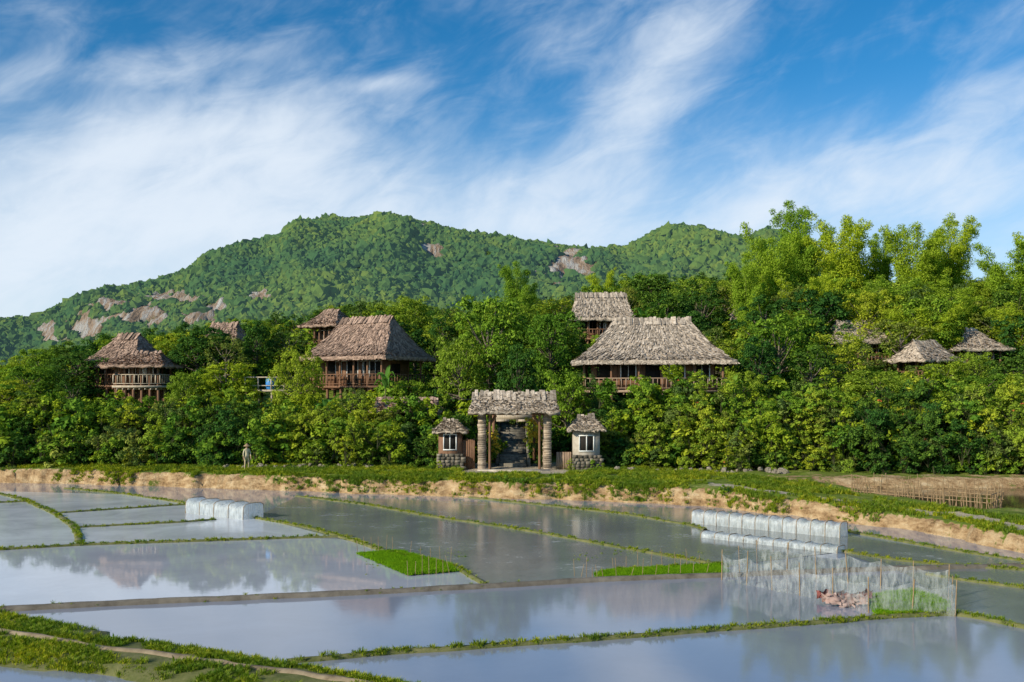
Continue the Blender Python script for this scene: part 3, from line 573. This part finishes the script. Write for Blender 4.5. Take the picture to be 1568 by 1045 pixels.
# ---------------------------------------------------------------- buildings
def empty(name, loc, rz=0):
    e = bpy.data.objects.new(name, None); sc.collection.objects.link(e); e.location = loc; e.rotation_euler = (0, 0, rz); e.empty_display_size = .5; return e
def thatch(parent, L, W, rl, h, z, mat, strips=3500, thick=.28, pw=1.4, name="thatched_roof", cap=True):
    mb = MB(); nv = 12; N = 22; rings = []
    def dims(v): return (L / 2 + (rl / 2 - L / 2) * v, (W / 2) * (1 - v) + .06, h * v ** pw)
    lev = [(-2, 0), (-1, 0)] + [(i / nv, 1) for i in range(nv + 1)]
    for v, k in lev:
        a, b, zz = dims(max(v, 0)); 
        if v == -2: a -= .5; b -= .5; zz = .0
        if v == -1: zz = -thick
        ring = []
        for (p, q) in [((-a,-b),(a,-b)), ((a,-b),(a,b)), ((a,b),(-a,b)), ((-a,b),(-a,-b))]:
            for i in range(N): u = i / N; ring.append((p[0]+(q[0]-p[0])*u, p[1]+(q[1]-p[1])*u, zz))
        ring = np.array(ring); j = .06 if k else .1
        ring += R.uniform(-j, j, ring.shape) * ([1,1,1] if v < 1 else [0,0,.6]); rings.append(ring)
    V = np.concatenate(rings); K = 4 * N; f = []
    for i in range(len(lev) - 1):
        for j in range(K): f.append([i*K+j, i*K+(j+1)%K, (i+1)*K+(j+1)%K, (i+1)*K+j])
    mb.add(V + [0, 0, z], f)
    P = []; 
    for i in range(strips):
        v = R.uniform(0, 1) if i % 5 else R.uniform(0, .03); side = R.choice(4, p=[.36, .14, .36, .14]); u = R.uniform(-1, 1); v2 = max(v - R.uniform(.06, .18), -.08)
        def pt(v, u):
            a, b, zz = dims(max(v, 0)); 
            if v < 0: zz = v * h * 1.2; a += -v * .5; b += -v * .5
            return [(u*a, -b), (a, u*b), (u*a, b), (-a, u*b)][side], zz
        (x1, y1), z1 = pt(v, u); (x2, y2), z2 = pt(v2, u + R.normal(0, .014)); sd = (1, 0) if side in (0, 2) else (0, 1); ww = R.uniform(.03, .09); l1 = R.uniform(.0, .05); l2 = R.uniform(.04, .20)
        P += [(x1-sd[0]*ww, y1-sd[1]*ww, z1+l1), (x1+sd[0]*ww, y1+sd[1]*ww, z1+l1), (x2+sd[0]*ww, y2+sd[1]*ww, z2+l2), (x2-sd[0]*ww, y2-sd[1]*ww, z2+l2)]
    mb.add(np.array(P) + [0, 0, z], np.arange(len(P)).reshape(-1, 4))
    if cap:
        k = int(rl / .16)
        for i in range(k):
            xx = -rl/2 - .15 + (rl + .3) * (i + .5) / k; hh = R.uniform(.08, .26)
            for s_ in (-1, 1):
                y2 = s_ * R.uniform(.35, .7); mb.add([(xx-.1, 0, z+h+hh), (xx+.1, 0, z+h+hh), (xx+.12, y2, z+h-.42), (xx-.12, y2, z+h-.42)], [[0,1,2,3]])
    return mb.obj(name, [mat], parent)
def house(name, x, y, rz, L, W, rl, zd, ze, zr, mat=M_thatch, strips=3500, wall=M_wood, railm=None):
    g = float(hill(x, y)) - .8; e = empty(name, (x, y, 0), rz); thatch(e, L, W, rl, zr - ze, ze, mat, strips); railm = railm or M_wood
    wl, ww = L - 3.0, W - 3.2; mb = MB(); H = ze + .5 - zd
    for sy in (-1, 1): mb.box((0, sy * ww / 2, zd + .1 + H / 2), (wl, .12, H))
    for sx in (-1, 1): mb.box((sx * (wl / 2 - .063), 0, zd + .1 + H / 2), (.12, ww - .13, H))
    mb.obj("walls", [wall], e)
    mb = MB(); mb.box((0, 0, zd), (L - 1.2, W - 1.2, .18)); 
    for i in range(8): mb.box((-L/2+1.0 + (L - 2.0) * i / 7, 0, zd - .18), (.12, W - 1.4, .16))
    mb.obj("deck", [railm], e)
    mb = MB(); nxp = 6
    for i in range(nxp):
        for sy in (-1, 0, 1):
            px_ = -(L/2-.9) + (L - 1.8) * i / (nxp - 1); mb.tube([(px_, sy * (W/2-.9), g), (px_, sy * (W/2-.9), zd - .1)], [.13, .12], 7)
            if sy: mb.tube([(px_, sy * (W/2-.8), zd + .1), (px_, sy * (W/2-.8), ze + .45)], [.1, .09], 7)
    mb.obj("stilts_and_posts", [M_wood], e)
    mb = MB()
    def rail(x0, y0, x1, y1):
        l = math.hypot(x1-x0, y1-y0); a = math.atan2(y1-y0, x1-x0); c = ((x0+x1)/2, (y0+y1)/2)
        mb.box((c[0], c[1], zd + 1.0), (l, .09, .07), rz=a); mb.box((c[0], c[1], zd + .25), (l, .06, .05), rz=a); k = int(l / .34)
        for i in range(k + 1): t = i / k; mb.box((x0+(x1-x0)*t, y0+(y1-y0)*t, zd + .62), (.06 if i % 5 else .10, .05, .68), rz=a)
    fy = -(W/2 - .68); fx = L/2 - .68; rail(-fx, fy, fx, fy); rail(fx, fy + .1, fx, -fy); rail(-fx, fy + .1, -fx, -fy); mb.obj("railing", [railm], e)
    mb = MB(); nw = 5; fy = -ww / 2 - .06
    for i in range(nw):
        cx = -wl/2 + wl * (i + .5) / nw; door = i == 2; hh = 1.9 if door else 1.15; cz = zd + .12 + (hh / 2 if door else .75 + hh / 2); w_ = 1.1
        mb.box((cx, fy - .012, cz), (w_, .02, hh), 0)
        if i in (1, 3, 4):
            for s_ in (-1, 1): mb.box((cx + s_ * (w_/2 + .03), fy - .04, cz), (.09, .06, hh + .16), 1)
            mb.box((cx, fy - .04, cz + hh/2 + .045), (w_ - .04, .055, .07), 1); mb.box((cx, fy - .035, cz), (.05, .03, hh - .02), 1)
            if i == 3: mb.box((cx - .28, fy - .05, cz), (.42, .03, hh - .1), 1)
        else:
            for s_ in (-1, 1): mb.box((cx + s_ * (w_/2 + .25), fy - .05, cz), (.42, .04, hh), 2)
    for s_ in (-1, 1): mb.box((s_ * (wl/2 + .01), 0, zd + 1.3), (.02, 1.2, 1.1), 0)
    mb.obj("windows_and_door", [M_dark, M_white, M_wood], e)
    return e
house("thatched_stilt_house", 11.1, 78, math.radians(-6), 12.3, 8.4, 5.9, 6.05, 8.35, 11.75, M_thatch, 7500, railm=M_woodm)
house("thatched_stilt_house", -11.8, 80, math.radians(-30), 8.7, 6.8, 4.9, 6.4, 8.75, 12.0, M_thatch_b, 7000)
house("thatched_stilt_house", -33.6, 86, math.radians(-22), 6.6, 6.0, 2.2, 6.5, 8.3, 11.0, M_thatch_b, 3000)
house("thatched_stilt_house", -31.2, 83, math.radians(-5), 5.4, 4.0, 2.8, 6.45, 8.25, 9.3, M_thatch_b, 2000, railm=M_woodp)
house("thatched_house", XW(920,105), 105, 0, 6.9, 5.5, 5.2, 11.6, 13.7, 16.5, M_thatch, 2500)
house("thatched_house", XW(508,100), 100, math.radians(-30), 5.0, 4.6, 1.8, 10.2, 12.7, 14.3, M_thatch_b, 1500)
house("thatched_house", XW(345,98), 98, math.radians(-10), 4.6, 4.4, 2.5, 9.2, 11.2, 12.8, M_thatch_b, 1500)
house("thatched_house", XW(1308,95), 95, math.radians(8), 6.5, 5, 3.5, 8.6, 10.8, 12.8, M_thatch, 1500)
house("thatched_house", XW(1487,90), 90, 0, 5.5, 5, .8, 7.6, 9.9, 11.7, M_thatch, 1500)
house("thatched_house", XW(1143,105), 105, 0, 4, 4, 2, 11.6, 13.8, 15.3, M_thatch, 900)
house("thatched_house", XW(1415,86), 86, math.radians(25), 5, 4.4, 2.5, 6.8, 8.8, 10.4, M_thatch, 1200)
house("thatched_house", XW(620,70), 71.5, 0, 5.0, 3.6, 4.2, 2.6, 4.7, 5.45, M_thatch_b, 900)
e = empty("wooden_deck", (XW(425,78), 78, 0), math.radians(-6)); mb = MB(); mb.box((0,0,6.1),(4.4,3,.16)); 
for i in range(5): mb.box((-2.1+i*1.05,-1.45,6.65),(.09,.08,.94)); mb.tube([(-2.1+i*1.05,-1.3,3),(-2.1+i*1.05,-1.3,6.0)],[.1,.1],6)
mb.box((0,-1.45,7.15),(4.4,.1,.08)); mb.box((0,-1.45,6.5),(4.3,.05,.06)); mb.obj("deck_and_railing",[M_woodp],e)
mb = MB(); mb.tube([(-.2,-1.0,6.2),(-.2,-1.0,6.3),(-.2,-1.0,7.1),(-.2,-1.0,7.15)],[.32,.38,.4,.3],14); o = mb.obj("water_barrel",[M_blue],e)

# gate ------------------------------------------------------------------
e = empty("village_gate", (.13, 63.6, 0)); gb = 1.0
thatch(e, 5.8, 2.6, 5.1, 1.15, 4.75, M_thatch, 2600, .2, 1.1)
mb = MB()
for cx in (-2.08, 2.16):
    for yy in (-.35, 1.15):
        z = gb - .3
        while z < 4.5:
            hh = R.uniform(.10, .17); mb.box((cx + R.normal(0,.008), yy, z + hh/2), (.50 + R.normal(0,.02), .46, hh - .008), 0, 0, .006); z += hh
mb.obj("stone_pillars", [M_pillar], e)
mb = MB()
for yy in (-.35, 1.15): mb.box((.04, yy, 4.62), (5.3, .22, .22)); 
for cx in (-2.08, 0, 2.16): mb.box((cx, .4, 4.84), (.16, 2.2, .16))
for s_ in (-1, 1): mb.tube([(.04 + s_*1.8, -.35, 3.6), (.04 + s_*1.2, -.35, 4.5)], [.09, .09], 6); mb.tube([(.04+s_*1.6, -.62, gb-.2), (.04+s_*1.6, -.6, 4.6)], [.09, .07], 7)
mb.obj("timber_beams", [M_wood], e)
mb = MB()
mb.box((-.03, 2.9, 4.32), (2.6, .10, .36)); mb.box((-.75, 2.9, 4.06), (.9, .10, .15)); mb.box((.7, 2.9, 4.06), (.8, .10, .15))
for s_ in (-1, 1): mb.box((s_*1.38, 2.9, 2.9), (.2, .2, 3.2), 1)
mb.obj("inner_portal", [M_woodp, M_wood], e)
mb = MB()
for i in range(18):
    y = 1.6 + i * .60; z = 1.0 + i * .150; mb.box((0, y, z), (1.8, .59, .5), jit=.015)
for s_ in (-1, 1):
    for i in range(10): mb.box((s_ * 1.06, 2.2 + i * 1.02, 1.15 + i * .26), (.22, 1.0, .75), jit=.05)
st = mb.obj("stone_stairs", [M_step]); st.location = (.05, 63.9, 0)
mb = MB(); 
for k in range(3): mb.box((.1, 62.1 - k * .5, .98 - k * .14), (4.6 + k * .5, .55, .22), jit=.02)
mb.obj("gate_threshold", [M_plaster])
def kiosk(name, img_x, w_, d, ze, zr, gb, mat):
    e = empty(name, (XW(img_x, d), d, 0)); thatch(e, w_ + .7, 2.0, w_ * .5, zr - ze, ze, M_thatch, 900, .14, 1.0); mb = MB(); H = ze - gb + .15
    mb.box((0, 0, gb + H/2 - .1), (w_, 1.3, H)); mb.obj("walls", [mat], e)
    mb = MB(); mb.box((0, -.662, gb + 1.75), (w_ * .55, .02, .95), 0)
    for s_ in (-1, 0, 1): mb.box((s_ * w_ * .27, -.69, gb + 1.75), (.07, .04, 1.0), 1)
    for s_ in (-1, 1): mb.box((0, -.695, gb + 1.75 + s_ * .5), (w_ * .6, .05, .07), 1)
    mb.obj("window", [M_dark, M_white], e)
    mb = MB(); z = gb - .2
    while z < gb + .95:
        xx = -w_/2 - .1
        while xx < w_/2: q = R.uniform(.2, .4); mb.box((xx + q/2, -.78, z + .1), (q - .02, .22, .19), jit=.025); xx += q
        z += .2
    mb.obj("stone_base", [M_stone], e); return e
kiosk("gate_kiosk", 690, 1.5, 64.2, 3.45, 4.1, 1.0, M_wood)
kiosk("gate_kiosk", 897, 1.7, 63.6, 3.6, 4.4, .95, M_plaster)
mb = MB()
for i in range(11): xx = XW(699, 63.8) + i * .115; mb.box((xx, 63.8, 1.0 + .95 + R.uniform(-.06,.06)), (.1, .05, 1.95), jit=.006)
for z in (1.4, 2.5): mb.box((XW(711, 63.8), 63.86, z), (1.25, .05, .09))
mb.obj("wooden_side_gate", [M_wood])
mb = MB()
for i in range(9): xx = XW(853, 63.6) + i * .11; mb.box((xx, 63.6, 1.0 + .5), (.09, .05, 1.2), jit=.006)
mb.obj("wooden_fence", [M_woodm])

# ---------------------------------------------------------------- bamboo fence by the pond
mb = MB()
for (a, b, n) in [((18.2,52.5),(22.8,46.6),45), ((19.0,53.6),(24.2,48.2),34), ((22.8,46.6),(24.2,48.4),10)]:
    for i in range(n):
        t = i / n; x = a[0]+(b[0]-a[0])*t + R.normal(0,.05); y = a[1]+(b[1]-a[1])*t; h = R.uniform(.6, 1.3); mb.tube([(x, y, .1), (x + R.normal(0,.14), y, .45 + h)], [.022, .016], 4)
    for z in (.7, 1.1): mb.tube([(a[0], a[1], z), (b[0], b[1], z)], [.025, .02], 5)
mb.obj("bamboo_fence", [M_bamst])

# ---------------------------------------------------------------- plastic covers
def plastic(name, col, alpha):
    m, nt, out = mk(name); v = coords(nt, "Object", (3, 3, .8)); n = noise(nt, 2.5, 4, .65, v)
    d = nt.nodes.new("ShaderNodeBsdfPrincipled"); d.inputs["Base Color"].default_value = (*col, 1); d.inputs["Roughness"].default_value = .3
    tl = nt.nodes.new("ShaderNodeBsdfTranslucent"); tl.inputs[0].default_value = (*col, 1); m1 = nt.nodes.new("ShaderNodeMixShader"); m1.inputs[0].default_value = .35
    b = nt.nodes.new("ShaderNodeBump"); b.inputs["Strength"].default_value = .7; b.inputs["Distance"].default_value = .08; nt.links.new(n, b.inputs["Height"]); nt.links.new(b.outputs[0], d.inputs["Normal"])
    nt.links.new(d.outputs[0], m1.inputs[1]); nt.links.new(tl.outputs[0], m1.inputs[2]); tr = nt.nodes.new("ShaderNodeBsdfTransparent"); m2 = nt.nodes.new("ShaderNodeMixShader")
    f = mathn(nt, 'ADD', mathn(nt, 'MULTIPLY', mathn(nt, 'SUBTRACT', n, .5), 1.6), alpha, clamp=True); nt.links.new(f, m2.inputs[0]); nt.links.new(tr.outputs[0], m2.inputs[1]); nt.links.new(m1.outputs[0], m2.inputs[2]); nt.links.new(m2.outputs[0], out.inputs[0]); return m
M_pc = plastic("clear_plastic", (.62,.64,.62), .26); M_pw = plastic("white_plastic", (.72,.77,.79), .60)
def cover(name, p0, p1, w_, h, segs, mat, seed=0):
    """row of box-shaped plastic covers: front wall, slanted top flaps peaked over each hoop, back wall"""
    p0 = np.array(p0[:2]); p1 = np.array(p1[:2]); L = np.linalg.norm(p1 - p0); a = math.atan2(*(p1 - p0)[::-1]); e = empty(name, (p0[0], p0[1], 0), a)
    mb = MB(); n = segs * 6; xs_ = np.linspace(0, L, n + 1); prof = [(-w_/2, -.02), (-w_/2, .4), (-w_/2 + .03, .8), (-w_/2 + w_*.12, .93), (-.1, 1.0), (w_/2 - w_*.15, .97), (w_/2 - .02, .85), (w_/2, .4), (w_/2, -.02)]; V = []
    for x in xs_:
        ph = (x / L * segs) % 1.0; pk = .84 + .16 * abs(2 * ph - 1)
        for (yy, zz) in prof: V.append((x + R.normal(0, .01), yy * (.94 + .06 * pk) + R.normal(0, .018), zz * h * (pk if zz > .5 else 1) + R.normal(0, .014)))
    K = len(prof); I = np.arange((n + 1) * K).reshape(n + 1, K); mb.add(V, np.stack([I[:-1,:-1], I[1:,:-1], I[1:,1:], I[:-1,1:]], -1).reshape(-1, 4))
    for q in (0, n): mb.add(np.array(V)[I[q]], [list(range(K))])
    mb.obj("plastic_sheet", [mat], e); mb = MB()
    for s_ in range(segs + 1):
        x = L * s_ / segs; mb.tube([(x, p[0] * 1.02, max(p[1], -.1) * h * 1.02) for p in prof], [.016] * K, 4)
    mb.obj("bamboo_hoops", [M_bamst], e); return e
cover("plastic_seedling_cover", G(1066,800), G(1292,822), .85, .62, 11, M_pw)
cover("plastic_seedling_cover", G(1080,822), G(1288,846), .7, .26, 9, M_pw)
cover("plastic_seedling_cover", G(300,784), G(388,794), 1.2, .74, 4, M_pw)
def pen(name, cs, h):
    e = empty(name, (0, 0, 0)); mb = MB(); pm = MB()
    for a, b in zip(cs, cs[1:] + cs[:1]):
        a = np.array(a[:2]); b = np.array(b[:2]); L = np.linalg.norm(b - a); n = int(L / .12); K = 6; V = []; nr = np.array([-(b-a)[1], (b-a)[0]]) / L; npst = max(1, round(L / 1.05))
        for i in range(n + 1):
            t = i / n; sag = abs(math.sin(math.pi * t * npst)) * .14
            for k in range(K): z = k / (K - 1); p = a + (b - a) * t + nr * (R.normal(0, .02) + .06 * math.sin(t * L * 5 + z * 3)); V.append((p[0], p[1], -.02 + z * (h - sag)))
        I = np.arange((n+1)*K).reshape(n+1, K); mb.add(V, np.stack([I[:-1,:-1], I[1:,:-1], I[1:,1:], I[:-1,1:]], -1).reshape(-1, 4))
        for i in range(npst): p = a + (b - a) * i / npst; pm.tube([(p[0], p[1], -.3), (p[0] + R.normal(0,.05), p[1], h + R.uniform(.0, .18))], [.018, .014], 6)
    mb.obj("plastic_walls", [M_pc], e, smooth=True); pm.obj("bamboo_poles", [M_bamst], e)
pen("plastic_nursery_pen", [G(1105,888), G(1225,912), G(1330,938), G(1462,944), G(1452,918), G(1300,893), G(1160,873)], .88)
mb = MB(); 
for i in range(10):
    c = np.array(G(1262 + i * 7, 922 + (i % 3) * 4)); c[2] = .10 + R.uniform(0, .14); k = 6; V = []
    for u in range(k):
        for v_ in range(k): V.append(c + [(u-2.5)*.08, R.normal(0,.05) , (v_-2.5)*.045 + R.normal(0,.035)])
    I = np.arange(36).reshape(6, 6); mb.add(V, np.stack([I[:-1,:-1], I[1:,:-1], I[1:,1:], I[:-1,1:]], -1).reshape(-1, 4), 0 if i % 3 == 0 else 1)
mb.obj("cloth_bundle", [M_red, pmat("pink_cloth", (.34,.2,.17), (.48,.38,.34), 5)])
mb = MB()
for (a, b, n) in [((548,849),(612,846),6),((625,882),(700,878),7),((690,866),(612,846),5),((880,882),(925,888),5),((925,888),(1100,880),9),((940,874),(1090,868),8)]:
    for i in range(n):
        p = G(a[0]+(b[0]-a[0])*i/n, a[1]+(b[1]-a[1])*i/n); mb.tube([(p[0],p[1],-.1),(p[0]+R.normal(0,.05),p[1],R.uniform(.35,.7))],[.011,.008],4)
mb.obj("bamboo_stakes", [M_bamst])

# ---------------------------------------------------------------- villager
def villager(loc, rz):
    vs = [(0,0,.88),(0,0,1.05),(0,0,1.22),(0,0,1.34),(0,-.01,1.42),(0,-.015,1.50),(0,-.01,1.58),
          (.16,0,1.32),(.22,-.02,1.08),(.20,-.14,.88),(.19,-.2,.80),(-.16,0,1.32),(-.23,0,1.07),(-.24,-.06,.84),(-.24,-.08,.76),
          (.09,0,.82),(.11,-.04,.46),(.11,.02,.07),(.11,-.13,.03),(-.09,0,.82),(-.11,.0,.46),(-.12,.06,.07),(-.12,-.09,.03)]
    ed = [(0,1),(1,2),(2,3),(3,4),(4,5),(5,6),(3,7),(7,8),(8,9),(9,10),(3,11),(11,12),(12,13),(13,14),(0,15),(15,16),(16,17),(17,18),(0,19),(19,20),(20,21),(21,22)]
    rad = [.13,.12,.14,.12,.05,.085,.08,.06,.045,.033,.03,.06,.045,.033,.03,.085,.06,.045,.035,.085,.06,.045,.035]
    for hnd, sx in ((10, 1), (14, -1)):
        b = vs[hnd]
        for k in range(5):
            i = len(vs); f0 = (b[0] + (k - 2) * .012, b[1] - .01, b[2] - .05); ln = [.05,.07,.075,.07,.055][k]
            vs += [f0, (f0[0] + (k-2)*.006, f0[1] - .02, f0[2] - ln)]; ed += [(hnd, i), (i, i+1)]; rad += [.011, .008]
    me = bpy.data.meshes.new("body"); me.from_pydata(vs, ed, []); o = bpy.data.objects.new("body_tmp", me); sc.collection.objects.link(o)
    sm = o.modifiers.new("skin", 'SKIN'); 
    for i, r in enumerate(rad): me.skin_vertices[0].data[i].radius = (r, r * (.8 if i < 4 else 1))
    me.skin_vertices[0].data[0].use_root = True; o.modifiers.new("sub", 'SUBSURF').levels = 2
    dg = bpy.context.evaluated_depsgraph_get(); m2 = bpy.data.meshes.new_from_object(o.evaluated_get(dg)); bpy.data.objects.remove(o)
    for m_ in (pmat("skin", (.35,.2,.13), (.42,.26,.17), 5, .6), pmat("cream_shirt", (.5,.42,.27), (.62,.54,.36), 5), pmat("khaki_trousers", (.4,.32,.18), (.5,.4,.25), 5)): m2.materials.append(m_)
    for p in m2.polygons: c = p.center; p.material_index = 0 if (c.z > 1.40 or (abs(c.x) > .165 and c.z < .93 and c.z > .6) or c.z < .08) else (1 if c.z > .9 or abs(c.x) > .2 else 2); p.use_smooth = True
    e = empty("villager", loc, rz); b = bpy.data.objects.new("body", m2); sc.collection.objects.link(b); b.parent = e
    mb = MB(); mb.tube([(0,-.01,1.545),(0,-.01,1.60),(0,-.005,1.68),(0,0,1.74)],[.235,.17,.07,.005],16); mb.obj("conical_hat",[M_bamst],e)
    mb = MB(); mb.tube([(0,-.09,1.51),(0,-.115,1.49)],[.012,.016],6); mb.box((0,-.096,1.455),(.04,.012,.01)); 
    for s_ in (-1,1): mb.box((s_*.032,-.09,1.525),(.022,.012,.01),1)
    mb.obj("face",[bpy.data.materials["skin"],M_dark],e)
vx = XW(378, 62.6); villager((vx, 62.6, float(terr(vx, 62.6)[0]) - .01), math.radians(35))
print("TOPLEVEL", len([o for o in sc.objects if o.parent is None]))
